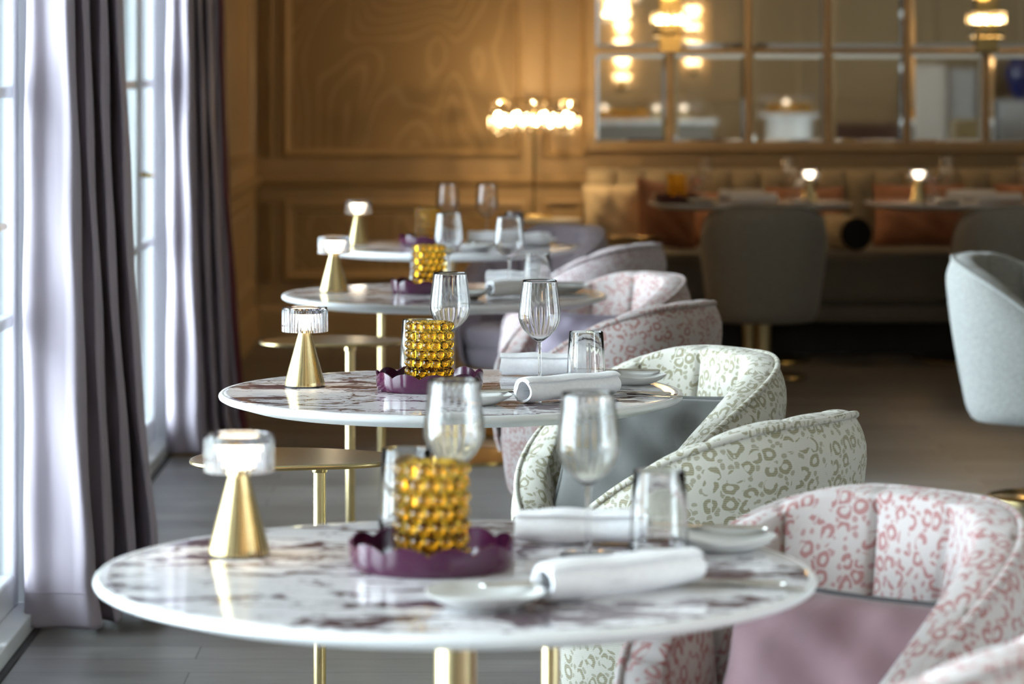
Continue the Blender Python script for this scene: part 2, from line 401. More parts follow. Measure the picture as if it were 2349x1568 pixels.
def make_window(i, y0, y1):
    XG = LEFT - .063
    f = MB()
    f.box(LEFT - .16, LEFT + .004, y0, y0 + .045, 0, 2.82).box(LEFT - .16, LEFT + .004, y1 - .045, y1, 0, 2.82)
    f.box(LEFT - .16, LEFT + .004, y0 + .045, y1 - .045, 2.76, 2.82).box(LEFT - .16, LEFT + .012, y0 + .045, y1 - .045, 0, .045)
    o = struct(f.obj('window_%d' % i, 'white_frame', smooth=False, bevel=.004))
    st = MB(); y = y1 - .05; edges = []
    # leaf stiles and panes, counted from the far jamb
    first = True
    ycur = y1 - .055
    while ycur > y0 + .1:
        st.box(XG - .03, XG + .022, ycur - .07, ycur, .045, 2.76)
        a = ycur - .07; bb = max(a - .42, y0 + .12); edges.append((bb, a))
        st.box(XG - .03, XG + .022, bb - .07, bb, .045, 2.76)
        st.box(XG - .028, XG + .020, bb, a, .045, .125).box(XG - .028, XG + .020, bb, a, 2.68, 2.76)
        ycur = bb - .085
    st.obj('window_leaf', 'white_frame', o, smooth=False, bevel=.006)
    mt = MB()
    for a, b in edges:
        for z in (.187 + .56, .187 + 1.12, .187 + 1.68, .187 + 2.24): mt.box(XG - .014, XG + .016, a, b, z - .014, z + .014)
    mt.obj('glazing_bar', 'white_frame', o, smooth=False, bevel=.004)
    g = MB()
    for a, b in edges: g.box(XG - .012, XG - .006, a, b, .12, 2.70)
    g.obj('glass_pane', 'pane', o, smooth=False)
    if i <= 2:
        h = MB().tube([(XG + .02, edges[0][0] - .03, 1.0), (XG + .06, edges[0][0] - .03, 1.0), (XG + .06, edges[0][0] - .14, 1.0)], .009)
        h.obj('window_handle', 'brass_polish', o)
for i, (a, b) in enumerate(BAYS): make_window(i + 1, a, b)
# dark strip where the window threshold meets the planks
struct(MB().box(LEFT + .004, LEFT + .03, 5.15, 11.4, 0, .004).obj('trim_1', 'black', smooth=False))

TR = [1]
def trim_name(): TR[0] += 1; return 'trim_%d' % TR[0]
PROF = [(0, 0), (.0, .012), (.008, .022), (.020, .026), (.030, .018), (.036, .010), (.044, .012), (.050, .006), (.052, 0)]
def panel_frame(x0, x1, z0, z1, wallpos=BACK, axis='y', w=1.0):
    rows = []
    for (o, d) in PROF:
        o *= w; d *= 1.1
        if axis == 'y': rows.append([(x0 + o, wallpos - d, z0 + o), (x1 - o, wallpos - d, z0 + o), (x1 - o, wallpos - d, z1 - o), (x0 + o, wallpos - d, z1 - o)])
        else: rows.append([(wallpos + d, x0 + o, z0 + o), (wallpos + d, x1 - o, z0 + o), (wallpos + d, x1 - o, z1 - o), (wallpos + d, x0 + o, z1 - o)])
    return struct(MB().grid(rows, closeu=True).obj(trim_name(), 'trimp', smooth=False))
def panel_fill(x0, x1, z0, z1):
    return struct(MB().box(x0, x1, BACK - .006, BACK - .0005, z0, z1).obj(trim_name(), 'moire', smooth=False))
panel_fill(-.89, .245, .955, 2.86); panel_frame(-.93, .281, .91, 2.90, w=.9)
panel_frame(.385, .60, .91, 2.90, w=.7); panel_frame(-1.03, -.985, .91, 2.9, w=.35)
panel_fill(-.86, .245, .345, .62); panel_frame(-.93, .30, .284, .695, w=1.2)
panel_frame(.385, .585, .284, .695, w=.7); panel_frame(-1.03, -.985, .284, .695, w=.35)
for a, b in ((12.0, 13.0), (13.45, 15.6)):
    panel_frame(a, b, .91, 2.9, LEFT, 'x', .9); panel_frame(a, b, .284, .695, LEFT, 'x', .9)
def rail(x0, x1, z, prof, axis='y', pos=BACK):
    rows = []
    for d, h in prof:
        if axis == 'y': rows.append([(x0, pos - d, z + h), (x1, pos - d, z + h)])
        else: rows.append([(pos + d, x0, z + h), (pos + d, x1, z + h)])
    return MB().grid(rows)
CR = [(0, 0), (.012, .004), (.018, .018), (.030, .030), (.034, .044), (.026, .052), (0, .055)]
struct(rail(LEFT, RIGHT, .755, CR).obj(trim_name(), 'trimp', smooth=False))
struct(rail(11.4, BACK, .755, CR, 'x', LEFT).obj(trim_name(), 'trimp', smooth=False))
BB = [(.0, 0), (.018, 0), (.018, .13), (.012, .15), (.006, .163), (0, .165)]
struct(rail(LEFT, RIGHT, 0, BB).obj('baseboard_back', 'trimp', smooth=False))
struct(rail(11.4, BACK, 0, BB, 'x', LEFT).obj('baseboard_left', 'trimp', smooth=False))
CO = [(0, -.16), (.02, -.15), (.04, -.10), (.10, -.04), (.12, 0)]
struct(rail(LEFT, RIGHT, CEIL, CO).obj(trim_name(), 'trimp', smooth=False))
# rear wall, seen only in the mirror: pilasters and panels
for x in (.2, 1.5, 2.8, 4.1, 5.4):
    rows = []
    for (o, d) in PROF: rows.append([(x + o, REAR + d, .95 + o), (x + 1.1 - o, REAR + d, .95 + o), (x + 1.1 - o, REAR + d, 2.9 - o), (x + o, REAR + d, 2.9 - o)])
    struct(MB().grid(rows, closeu=True).obj(trim_name(), 'trimp', smooth=False))

# ------------------------------------------------------------------ mirror wall
GX = [.622 + .398 * k for k in range(8)]; GZ = [.965, 1.445, 1.925, 2.405, 2.885]
mi = thing('wall_mirror', 'large wall mirror divided into square panes by champagne bars above the banquette', 'mirror', (0, BACK - .03, 0))
fr = MB()
for i, x in enumerate(GX): ww = .016 if 0 < i < 7 else .024; fr.box(x - ww, x + ww, -.022, .03, GZ[0] - .024, GZ[-1] + .024)
for i, z in enumerate(GZ): ww = .013 if 0 < i < 4 else .024; fr.box(GX[0] - .024, GX[-1] + .024, -.020, .03, z - ww, z + ww)
fr.obj('mirror_frame', 'trimp', mi, smooth=False, bevel=.004)
for i in range(7):
    for j in range(4):
        x0, x1, z0, z1 = GX[i] + .014, GX[i + 1] - .014, GZ[j] + .011, GZ[j + 1] - .011; b = .026
        q0 = [(x0, 0, z0), (x1, 0, z0), (x1, 0, z1), (x0, 0, z1)]; q1 = [(x0 + b, -.0022, z0 + b), (x1 - b, -.0022, z0 + b), (x1 - b, -.0022, z1 - b), (x0 + b, -.0022, z1 - b)]
        MB().grid([q0, q1], closeu=True).fan(q1).obj('mirror_pane', 'mirror', mi, smooth=False)

# ------------------------------------------------------------------ curtains
def curtain(name, P, label, anchor, wid=1.0, top=3.05, contract=.19, seed=0, lining=None):
    rnd = random.Random(seed)
    pts = catmull([Vector((x, y, 0)) for x, y in P], 9); n = len(pts)
    nz = 70; rows = []
    ph = [rnd.random() * 6.3 for _ in range(4)]
    ax, ay = anchor
    for k in range(nz + 1):
        z = .012 + (top - .012) * (k / nz) ** 1.35
        s = .45 + .55 * math.exp(-z / 1.45)
        hem = 1 + .06 * math.exp(-z / .10) + .03 * math.exp(-((z - .12) / .05) ** 2) * -1
        row = []
        for i, p in enumerate(pts):
            u = i / n
            dx, dy = (p.x - ax) * wid, (p.y - ay)
            wob = .004 * math.sin(5 * z + ph[0] + 9 * u) + .003 * math.sin(13 * z + ph[1] + 21 * u)
            row.append((ax + dx * s * (hem if dx > .1 else 1) + wob * .5, ay + dy * (.85 + .15 * s) + wob, z))
        rows.append(row)
    root = thing(name, label, 'curtain')
    o = MB().grid(rows).obj('curtain_panel', 'curtain', root, angle=180)
    sd = o.modifiers.new('thick', 'SOLIDIFY'); sd.thickness = .004; sd.offset = 0
    # stitched hem line
    h = MB().tube([(r[0], r[1] - .003, r[2]) for r in rows[5][::2]], .0016, 5); h.obj('hem_seam', 'curtain', root)
    if lining:
        l = MB().grid([[(p[0] + lining[0], p[1] + lining[1], p[2]) for p in r[-14:]] for r in rows]).obj('curtain_lining', 'burgundy', root, angle=180)
        sd = l.modifiers.new('thick', 'SOLIDIFY'); sd.thickness = .003
    return root
curtain('curtain', [(-1.058, 7.80), (-1.076, 7.72), (-1.05, 7.695), (-1.0, 7.70), (-.95, 7.69), (-.912, 7.68), (-.895, 7.715), (-.915, 7.82), (-.885, 7.80), (-.865, 7.78),
    (-.86, 7.86), (-.88, 7.96), (-.845, 7.92), (-.825, 7.88), (-.815, 7.95), (-.835, 8.08), (-.80, 8.02), (-.775, 7.98), (-.775, 8.10), (-.80, 8.22), (-.81, 8.32)],
    'mauve satin curtain reaching the floor beside the nearest visible window', (-1.06, 7.7), seed=2)
curtain('curtain', [(-1.04, 11.3), (-1.055, 11.20), (-1.02, 11.16), (-.97, 11.17), (-.925, 11.15), (-.905, 11.2), (-.91, 11.32), (-.88, 11.30), (-.865, 11.27), (-.86, 11.36),
    (-.875, 11.46), (-.845, 11.42), (-.825, 11.39), (-.815, 11.5), (-.83, 11.6), (-.80, 11.58), (-.79, 11.68)],
    'mauve satin curtain with burgundy lining between far window and panelled wall', (-1.055, 11.2), .88, seed=5, lining=(.012, .012))

# ------------------------------------------------------------------ chairs
T0 = 33
def make_chair(fabric, cord=None):
    def make(label, group):
        t = thing('tub_armchair', label, 'armchair', group=group)
        def plan(a):      # outer radius at rim level, a measured from the facing direction (+x)
            c, s = math.cos(a), math.sin(a)
            ax = .25 if c > 0 else .315
            return (abs(c / ax) ** 2.4 + abs(s / .29) ** 2.4) ** (-1 / 2.4)
        def rim(deg):
            d = min(deg, 360 - deg)
            return .44 + .322 * math.sin(PI / 2 * max(0, min(1, (d - T0) / (165 - T0)))) ** 1.15
        def out(a, z):
            q = max(0, min(1, (z - .25) / .5)); back = .5 - .5 * math.cos(a)
            k = 1 - (.15 + .09 * back) * (1 - q) ** 1.5
            zz = (z - .25) / .05
            if zz < 1: k *= 1 - .16 * (1 - math.sqrt(max(0, 1 - (1 - zz) ** 2)))
            return plan(a) * k
        def top(a, z):    # the shell's upper edge rolls inward under the piping
            return out(a, z) * (1 - .075 * max(0, (z - rim(math.degrees(a)) + .075) / .075) ** 2)
        N = 180; A = [R(T0 + (360 - 2 * T0) * i / N) for i in range(N + 1)]
        # outer shell
        rows = []; uvs = []
        zs = [0, .01, .03, .06, .1, .16, .24, .34, .45, .56, .68, .78, .85, .90, .94, .97, 1]
        for k in zs:
            row = []
            for a in A:
                z = .25 + (rim(math.degrees(a)) - .25) * k; r = top(a, z)
                row.append((r * math.cos(a), r * math.sin(a), z)); uvs.append((a * .29 + (0 if a < PI else 0), z))
            rows.append(row)
        b = MB().grid(rows)
        b.f += []
        b.uv = uvs; b.obj('shell', fabric, t, angle=180)
        # padded lining: over the rim and down the inside, in upright channels
        NC = 9; rows = []; uvs = []
        for k in range(27):
            row = []
            for i, a in enumerate(A):
                deg = math.degrees(a); d = min(deg, 360 - deg); zr = rim(deg)
                u = (d - T0) / 14.0; th = .062 * (math.sqrt(max(0, 1 - (1 - min(u, 1)) ** 2)) if u < 1 else 1)
                ch = abs(math.sin(PI * NC * i / N)); ch = ch ** .32
                if k <= 10:
                    p = k / 10 * PI
                    off = th * (1 - math.cos(p)) / 2; z = zr + math.sin(p) * .011 * (.35 + .65 * ch) * (th / .062)
                    puff = -.014 * (1 - ch) * math.sin(p) ** .5 if k > 3 else 0
                else:
                    q = (k - 10) / 16; z = zr + (.34 - zr) * q
                    off = th * (1 + .30 * math.sin(PI * min(1, q * 1.3))); puff = -.024 * (1 - ch) * math.sin(PI * min(1, q * 1.2 + .08)) ** .5
                r = top(a, zr) - off - (out(a, zr) - out(a, min(z, zr))) - puff * -1 * -1
                row.append((r * math.cos(a), r * math.sin(a), z)); uvs.append((a * .27, .78 + (off if k <= 10 else th + (zr - z)) * 1.0 + (.2)))
            rows.append(row)
        b = MB().grid(rows); b.uv = uvs; b.obj('backrest', fabric, t, angle=180)
        # piping along the rim and down both front edges
        pts = [(out(A[0], z) * math.cos(A[0]), out(A[0], z) * math.sin(A[0]), z) for z in (.27, .31, .36, .41)]
        pts += [(top(a, rim(math.degrees(a))) * math.cos(a) * 1.004, top(a, rim(math.degrees(a))) * math.sin(a) * 1.004, rim(math.degrees(a)) + .003) for a in A]
        pts += [(out(A[-1], z) * math.cos(A[-1]), out(A[-1], z) * math.sin(A[-1]), z) for z in (.41, .36, .31, .27)]
        b = MB().tube(pts, .0062, 8); b.uv = [(v[0] + v[1], v[2]) for v in b.v]
        b.obj('piping', cord or fabric, t, angle=180)
        # seat base drum and seat cushion
        def ring(f, z, n=72): return [(plan(2 * PI * j / n) * f * math.cos(2 * PI * j / n), plan(2 * PI * j / n) * f * math.sin(2 * PI * j / n), z) for j in range(n)]
        def drum(spec, name, m):
            rr = [ring(f, z) for f, z in spec]; b = MB().grid(rr, closeu=True); b.fan(rr[0], (0, 0, spec[0][1]), True); b.fan(rr[-1], (0, 0, spec[-1][1]))
            b.uv = [(math.atan2(v[1], v[0]) * .27 if abs(v[2] - spec[-1][1]) > .01 else v[0] + 1, v[2] if abs(v[2] - spec[-1][1]) > .01 else v[1]) for v in b.v]
            return b.obj(name, m, t, angle=60)
        drum([(.60, .25), (.70, .252), (.745, .262), (.765, .285), (.78, .31), (.785, .325)], 'seat_base', fabric)
        drum([(.76, .327), (.79, .332), (.80, .35), (.80, .375), (.79, .392), (.765, .402), (.70, .409), (.4, .412)], 'seat_cushion', fabric)
        MB().lathe([(.0, .0), (.187, 0), (.190, .003), (.190, .010), (.186, .013), (.06, .015), (.0, .015)], 64).obj('base_disc', 'brass_polish', t)
        MB().lathe([(.034, .013), (.034, .249)], 40, cap=True).obj('column', 'brass', t)
        return t
    return make
K_pink = Kind(make_chair('pink')); K_green = Kind(make_chair('green')); K_rose = Kind(make_chair('rose'))
K_mauve = Kind(make_chair('mauve')); K_lav = Kind(make_chair('lavender')); K_grey = Kind(make_chair('greych')); K_pale = Kind(make_chair('palech'))
def face(dx, dy): return math.atan2(dy, dx)
GL = 'patterned tub armchairs along the row of round tables'
K_pink.place((.455, 4.32, 0), face(-.743, -.669), 'pink leopard-pattern tub armchair holding a mauve velvet cushion at the nearest table', GL)
K_pink.place((.43, 3.54, 0), face(-.84, .54), 'pink leopard-pattern tub armchair cut off by the bottom right corner', GL)
K_green.place((.345, 6.62, 0), face(-.82, -.57), 'sage green leopard-pattern tub armchair holding a dark grey cushion', GL)
K_green.place((.385, 5.63, 0), face(-.80, .60), 'sage green leopard-pattern tub armchair seen from outside, in front of the grey cushion', GL)
K_rose.place((.32, 9.10, 0), face(-.86, -.5), 'pale pink leopard-pattern tub armchair holding a lavender cushion', GL)
K_rose.place((.34, 8.24, 0), face(-.82, .56), 'terracotta pink leopard-pattern tub armchair with its back turned, at the third table', GL)
K_mauve.place((.36, 10.85, 0), face(-.84, .5), 'dusky mauve small-pattern tub armchair with its back turned, at the fourth table', GL)
K_lav.place((.21, 11.85, 0), face(-.72, -.7), 'plain lavender grey tub armchair behind the farthest round table', GL)
GG = 'grey tub armchairs at the banquette tables'
K_grey.place((1.30, 13.98, 0), face(.04, 1), 'grey upholstered tub armchair seen from behind, left of the two at banquette', GG)
K_grey.place((2.40, 13.98, 0), face(-.05, 1), 'grey upholstered tub armchair at the right banquette table, cut by picture edge', GG)
K_pale.place((1.835, 10.06, 0), face(.72, -.42), 'pale grey tub armchair turned right, standing alone at the right edge')

# ------------------------------------------------------------------ cushions
def cushion(name, w, h, t, mat, pipe, loc, rot, label, wob=.01, seed=1, cat='cushion'):
    n = 22; rnd = random.Random(seed); pa = [rnd.random() * 6 for _ in range(4)]
    root = thing(name, label, cat, loc); root.rotation_euler = rot
    def P(i, j, s):
        u = 2 * i / n - 1; v = 2 * j / n - 1
        x = w / 2 * u * (1 - .05 * (1 - abs(u)) * 0 - .06 * (1 - v * v) * u * u * 1); y = h / 2 * v * (1 - .06 * (1 - u * u) * v * v)
        e = max(0, (1 - u * u) * (1 - v * v)) ** .42
        z = s * t / 2 * e + wob * e * (math.sin(7 * u + pa[0] + 3 * v) * math.cos(5 * v + pa[1]) + .5 * math.sin(15 * u + pa[2]) * max(0, v)) * s
        return (x, z, y + h / 2)
    b = MB().grid([[P(i, j, 1) for j in range(n + 1)] for i in range(n + 1)]).grid([[P(i, j, -1) for j in range(n + 1)] for i in range(n + 1)])
    b.obj('cover', mat, root, angle=180)
    ed = [P(i, 0, 0) for i in range(n)] + [P(n, j, 0) for j in range(n)] + [P(n - i, n, 0) for i in range(n)] + [P(0, n - j, 0) for j in range(n)]
    MB().tube(ed, .006, 8, closed=True).obj('piping', pipe, root, angle=180)
    return root
cushion('cushion', .40, .255, .13, 'vmauve', 'piping', (.475, 4.25, .418), (R(-20), 0, R(-42)), 'mauve velvet cushion with dark piping leaning in the nearest pink armchair', seed=3)
cushion('cushion', .42, .29, .11, 'vgrey', 'vgrey', (.345, 6.54, .418), (R(-20), 0, R(-34)), 'dark grey velvet cushion leaning in the sage green armchair', seed=4)
cushion('cushion', .34, .26, .10, 'vlav', 'vlav', (.30, 9.0, .418), (R(-18), 0, R(-40)), 'lavender velvet cushion in the pale pink armchair at the third table', seed=5)
cushion('cushion', .34, .26, .10, 'vgrey', 'vgrey', (1.92, 10.05, .418), (R(-18), 0, R(50)), 'dark cushion inside the pale grey armchair at the right edge', seed=6)

# ------------------------------------------------------------------ round tables
def pebble(cx, cy, sx, sy, z0, z1, rot=0):
    n = 96; ring = []
    for j in range(n):
        a = 2 * PI * j / n
        r = 1 + .10 * math.cos(2 * a) + .07 * math.cos(3 * a + .6) + .03 * math.sin(a * 2)
        x = sx * r * math.cos(a); y = sy * r * math.sin(a)
        ring.append((x * math.cos(rot) - y * math.sin(rot), x * math.sin(rot) + y * math.cos(rot)))
    def L(f, z): return [(cx + x * f, cy + y * f, z) for x, y in ring]
    b = MB().grid([L(.97, z0), L(.995, z0 + .002), L(1, z0 + .005), L(.995, z1 - .001), L(.985, z1), L(.97, z1)], closeu=True)
    return b, L(.97, z0), L(.97, z1)
def make_table(label, x, y, shelf, sz=.612, shape=0):
    t = thing('round_table', label, 'table', (x, y, 0), 0, 'round marble tables in a row')
    H = .74
    MB().lathe([(0, H - .004), (.4400, H - .004), (.4405, H - .0006), (.4398, H), (0, H)], 160).obj('marble_top', 'marble', t, angle=50)
    MB().lathe([(0, H - .0045), (.4406, H - .0045), (.4409, H - .0004), (.4425, H), (.4465, H - .0004), (.4492, H - .003), (.4505, H - .007), (.4490, H - .011), (.443, H - .0145), (.400, H - .027), (.39, H - .028), (0, H - .028)], 160).obj('table_rim', 'edge', t, angle=70)
    MB().lathe([(.0265, .013), (.0265, .700)], 48, cap=True).obj('table_pole', 'brass', t)
    MB().lathe([(0, .700), (.09, .700), (.09, .7115), (0, .7115)], 48).obj('top_bracket', 'brass', t)
    MB().lathe([(0, 0), (.262, 0), (.265, .003), (.265, .010), (.261, .013), (0, .013)], 96).obj('base_disc', 'brass_polish', t)
    sx, sy, rot = shelf
    b, r0, r1 = pebble(sx + (-.055 if sx < 0 else -.07), sy + (0 if sx < 0 else .07), .185, .165, sz - .010, sz, rot); b.fan(r0, flip=True); b.fan(r1)
    s = b.obj('bag_shelf', 'brass_shelf', t, angle=50)
    MB().tube([(sx, sy, .013), (sx, sy, sz - .011)], .0125, 24).obj('shelf_pole', 'brass', t)
    MB().lathe([(.015, sz - .03), (.016, sz - .028), (.016, sz - .0105)], 24, (sx, sy, 0), cap=True).obj('pole_collar', 'brass_polish', t)
    return t
TB = [(-.015, 3.985), (-.032, 6.185), (-.063, 8.82), (-.066, 11.12)]
make_table('nearest round marble table of the row, large and blurred in the foreground', *TB[0], (.125, .215, 1.2), sz=.665)
make_table('second round marble table of the row, in sharp focus', *TB[1], (-.255, 0, 0))
make_table('third round marble table of the row, behind the sharp one', *TB[2], (-.261, 0, 0))
make_table('farthest round marble table of the row, closest to the panelled wall', *TB[3], (-.234, 0, 0), sz=.595)
TOP = .7402
ORD = ['nearest round table', 'second round table', 'third round table', 'farthest round table']

# ------------------------------------------------------------------ table lamp
def mk_lamp(label, group):
    t = thing('table_lamp', label, 'lamp', group=group)
    MB().lathe([(0, 0), (.0385, 0), (.0392, .001), (.0392, .0028), (.038, .003), (0, .003)], 64).obj('foot_ring', 'rubber', t)
    MB().lathe([(0, .003), (.0398, .003), (.0400, .006), (.0390, .0105), (.0132, .1040), (.0128, .108), (0, .108)], 96).obj('cone_body', 'turned', t, angle=60)
    MB().lathe([(.0125, .108), (.0125, .112)], 32, cap=True).obj('neck', 'brass_polish', t)
    # frosted led diffuser: a shallow bowl hanging below the cap
    MB().lathe([(0, .113), (.010, .1135), (.0135, .118), (.019, .130), (.026, .1435), (.0, .1440)], 48).obj('led_diffuser', 'led', t)
    fl = lambda a, z: .0009 * abs(math.sin(24 * a))
    MB().lathe([(.0432, .1085), (.0445, .1085), (.0445, .151)], 192, fr=fl).lathe([(.0415, .1085), (.0432, .1085)], 192, fr=lambda a, z: 0).obj('shade', 'acrylic', t, angle=60)
    # closed acrylic wall: outer fluted, inner smooth
    for c in [c for c in t.children if c.name.startswith('shade')]: bpy.data.objects.remove(c)
    n = 192; rows = []
    for (r, z, f) in ((.0420, .1085, 0), (.0445, .1085, 1), (.0450, .1100, 1), (.0450, .1500, 1), (.0440, .1520, 1), (.0420, .1520, 0)):
        rows.append([((r + f * .0009 * abs(math.sin(24 * 2 * PI * j / n))) * math.cos(2 * PI * j / n), (r + f * .0009 * abs(math.sin(24 * 2 * PI * j / n))) * math.sin(2 * PI * j / n), z) for j in range(n)])
    MB().grid(rows, closeu=True, closev=True).obj('shade', 'acrylic', t, angle=30)
    MB().lathe([(0, .1450), (.0418, .1450), (.0418, .1535), (.0445, .1540), (.0440, .1560), (0, .1560)], 64).obj('shade_cap', 'acrylic', t)
    return t
K_lamp = Kind(mk_lamp)

# ------------------------------------------------------------------ amber bead candle holder
def mk_amber(label, group):
    t = thing('bead_candle_holder', label, 'candle holder', group=group)
    R0 = .036
    b = MB().grid([[(r * math.cos(2 * PI * j / 64), r * math.sin(2 * PI * j / 64), z) for j in range(64)] for r, z in
        ((.0315, .127), (R0, .127), (R0, .004), (.034, .001), (.0001, .001), (.0001, .010), (.030, .010), (.0315, .013))], closeu=True, closev=True)
    b.obj('glass_body', 'amber', t, angle=50)
    s = MB(); nb = 14; nr = 7; br = .0086
    for k in range(nr):
        z = .012 + k * .0176
        for i in range(nb):
            a = 2 * PI * (i + .5 * (k % 2)) / nb; c = Vector(((R0 + .0045) * math.cos(a), (R0 + .0045) * math.sin(a), z))
            s.lathe([(br * math.sin(PI * q / 8) + 1e-5, -br * math.cos(PI * q / 8)) for q in range(9)], 14, c)
    s.obj('glass_beads', 'amber', t, angle=180)
    return t
K_amber = Kind(mk_amber)

# ------------------------------------------------------------------ scalloped tray
def mk_tray(mat):
    def make(label, group):
        n = 240; rows = []
        def hh(a): return .027 + .0105 * abs(math.sin(5.5 * a + .5)) ** .8
        for r, zf in ((1e-4, .0), (.1005, 0), (.1025, .002), (.1045, .4), (.1050, 1), (.1020, 1), (.1010, .4), (.099, .005), (1e-4, .005)):
            rows.append([(r * math.cos(2 * PI * j / n), r * math.sin(2 * PI * j / n), zf if zf < .1 else hh(2 * PI * j / n * 2 * 5.5 / 11) * zf) for j in range(n)])
        o = MB().grid(rows, closeu=True).obj('scalloped_tray', mat, angle=50)
        return tag(o, label, 'tray', group)
    return make
K_tray = Kind(mk_tray('purple')); K_dtray = Kind(mk_tray('darktray'))

# ------------------------------------------------------------------ glasses
def closed(prof, n=96, rib=0, amp=.0):
    rows = []
    for r, z, f in prof: rows.append([((max(r, 1e-4) + f * amp * math.cos(rib * 2 * PI * j / n)) * math.cos(2 * PI * j / n), (max(r, 1e-4) + f * amp * math.cos(rib * 2 * PI * j / n)) * math.sin(2 * PI * j / n), z) for j in range(n)])
    return MB().grid(rows, closeu=True)
def interp(P, n):
    return [(v.x, v.y) for v in catmull([Vector((a, b, 0)) for a, b in P], n)]
def mk_wine(label, group):
    t = thing('wine_glass', label, 'wine glass', group=group)
    outer = interp([(.0035, .0885), (.009, .0915), (.0215, .1015), (.0335, .1155), (.0402, .131), (.0415, .145), (.0395, .165), (.0362, .190), (.0338, .210)], 4)
    inner = interp([(.0, .0925), (.009, .0945), (.0210, .1030), (.0327, .1165), (.0393, .1315), (.0406, .145), (.0387, .165), (.0355, .190), (.0333, .2098)], 4)
    pr = [(0.0, .0868, 0)] + [(r, z, 0) for r, z in outer] + [(r, z, 1 if .105 < z < .2 else 0) for r, z in inner[::-1]]
    closed(pr, 96, 24, .00022).obj('bowl', 'glass', t, angle=180)
    st = [(.0, .003), (.0052, .003), (.0040, .009), (.0034, .020), (.0031, .045), (.0031, .070), (.0034, .082), (.0038, .0880), (0, .0880)]
    closed([(r, z, 0) for r, z in st], 24).obj('stem', 'glass', t, angle=60)
    ft = [(0, 0), (.036, 0), (.0375, .0008), (.0365, .0016), (.020, .0024), (.007, .0036), (0, .0038)]
    closed([(r, z, 0) for r, z in ft], 64).obj('foot', 'glass', t, angle=60)
    return t
K_wine = Kind(mk_wine)
def mk_tumbler(label, group):
    pr = [(0, 0, 0), (.0345, 0, 0), (.0375, .0012, 0), (.0388, .006, 0), (.0385, .02, 0), (.0365, .06, 0), (.0335, .108, 0), (.0332, .1102, 0), (.0328, .1098, 0), (.0357, .06, 1), (.0376, .02, 1), (.0376, .0085, 0), (.0345, .0055, 0), (0, .0045, 0)]
    o = closed(pr, 96, 24, .0002).obj('water_tumbler', 'glass', angle=60)
    return tag(o, label, 'tumbler', group)
K_tumbler = Kind(mk_tumbler)

# ------------------------------------------------------------------ napkins
def napkin(p0, p1, r, label, seed=0, group='rolled napkins', squash=.92):
    rnd = random.Random(seed)
    a = Vector((p0[0], p0[1], 0)); b = Vector((p1[0], p1[1], 0)); L = (b - a).length
    ang = math.atan2(b.y - a.y, b.x - a.x)
    th = .0046; turns = 1.55; n = 86; rows = []; m = 26
    ph = [rnd.random() * 6 for _ in range(5)]
    def cs(u, off):     # spiral cross-section, u in 0..1 from the inner edge to the outer edge
        an = -PI * .35 + u * turns * 2 * PI
        rr = r - (1 - u) * turns * th * 1.12 - off
        return an, rr
    for k in range(m + 1):
        s = k / m; xx = (s - .5) * L; row = []
        e = 1 - .06 * math.exp(-min(s, 1 - s) / .03)
        wv = .0012 * math.sin(4 * s * PI + ph[0])
        path = [cs(i / n, th) for i in range(n + 1)] + [cs(1 - i / n, 0.0) for i in range(n + 1)]
        for q, (an, rr) in enumerate(path):
            u = q / n if q <= n else 2 - q / n
            rr = rr * e + wv + .0010 * math.sin(2 * an + ph[1] + 5 * s) + .0022 * (1 - u) * math.sin(3 * an + ph[2])
            tx = xx + .004 * (1 - u) * (1 if s > .5 else -1) * math.sin(ph[3] + an * .5)
            row.append((tx, rr * math.cos(an) * 1.06, rr * math.sin(an) * squash + r * squash))
        rows.append(row)
    mb = MB().grid(rows, closeu=True)
    for row, fl in ((rows[0], True), (rows[-1], False)):     # edge of the cloth as a strip
        bb = len(mb.v); mb.v += [tuple(p) for p in row]; tot = len(row)
        for i in range(n): mb.f.append((bb + i, bb + i + 1, bb + tot - 2 - i, bb + tot - 1 - i))
    zmin = min(v[2] for v in mb.v); mb.v = [(x, y, z - zmin) for x, y, z in mb.v]
    o = mb.obj('rolled_napkin', 'napkin', angle=60)
    mid = (a + b) / 2; o.location = (mid.x, mid.y, TOP); o.rotation_euler = (0, 0, ang)
    return tag(o, label, 'napkin', group)

# ------------------------------------------------------------------ plates and cutlery
def mk_plate(label, group):
    n = 96; rows = []
    for r, z in ((1e-4, 0), (.034, 0), (.036, -.0), (.045, .003), (.060, .010), (.0685, .0165), (.0700, .0185), (.0690, .0195), (.060, .0135), (.045, .0068), (.034, .0048), (1e-4, .0045)):
        rows.append([(r * (1 + .025 * math.cos(3 * a + 1) * (r / .07)) * math.cos(a), r * (1 - .02 * math.cos(2 * a) * (r / .07)) * math.sin(a), z + .0018 * math.sin(3 * a) * (r / .07) ** 3 * (z > .01)) for a in (2 * PI * j / n for j in range(n))])
    return tag(MB().grid(rows, closeu=True).obj('side_plate', 'plate', angle=60), label, 'plate', group)
K_plate = Kind(mk_plate)
def flat_bar(secs):     # secs: x, halfwidth, z centre, halfthickness
    rows = []
    for x, w_, z, h in secs: rows.append([(x, w_ * math.cos(a), z + h * math.sin(a)) for a in (2 * PI * j / 12 for j in range(12))])
    return MB().grid(rows, closeu=True).fan(rows[0], flip=True).fan(rows[-1])
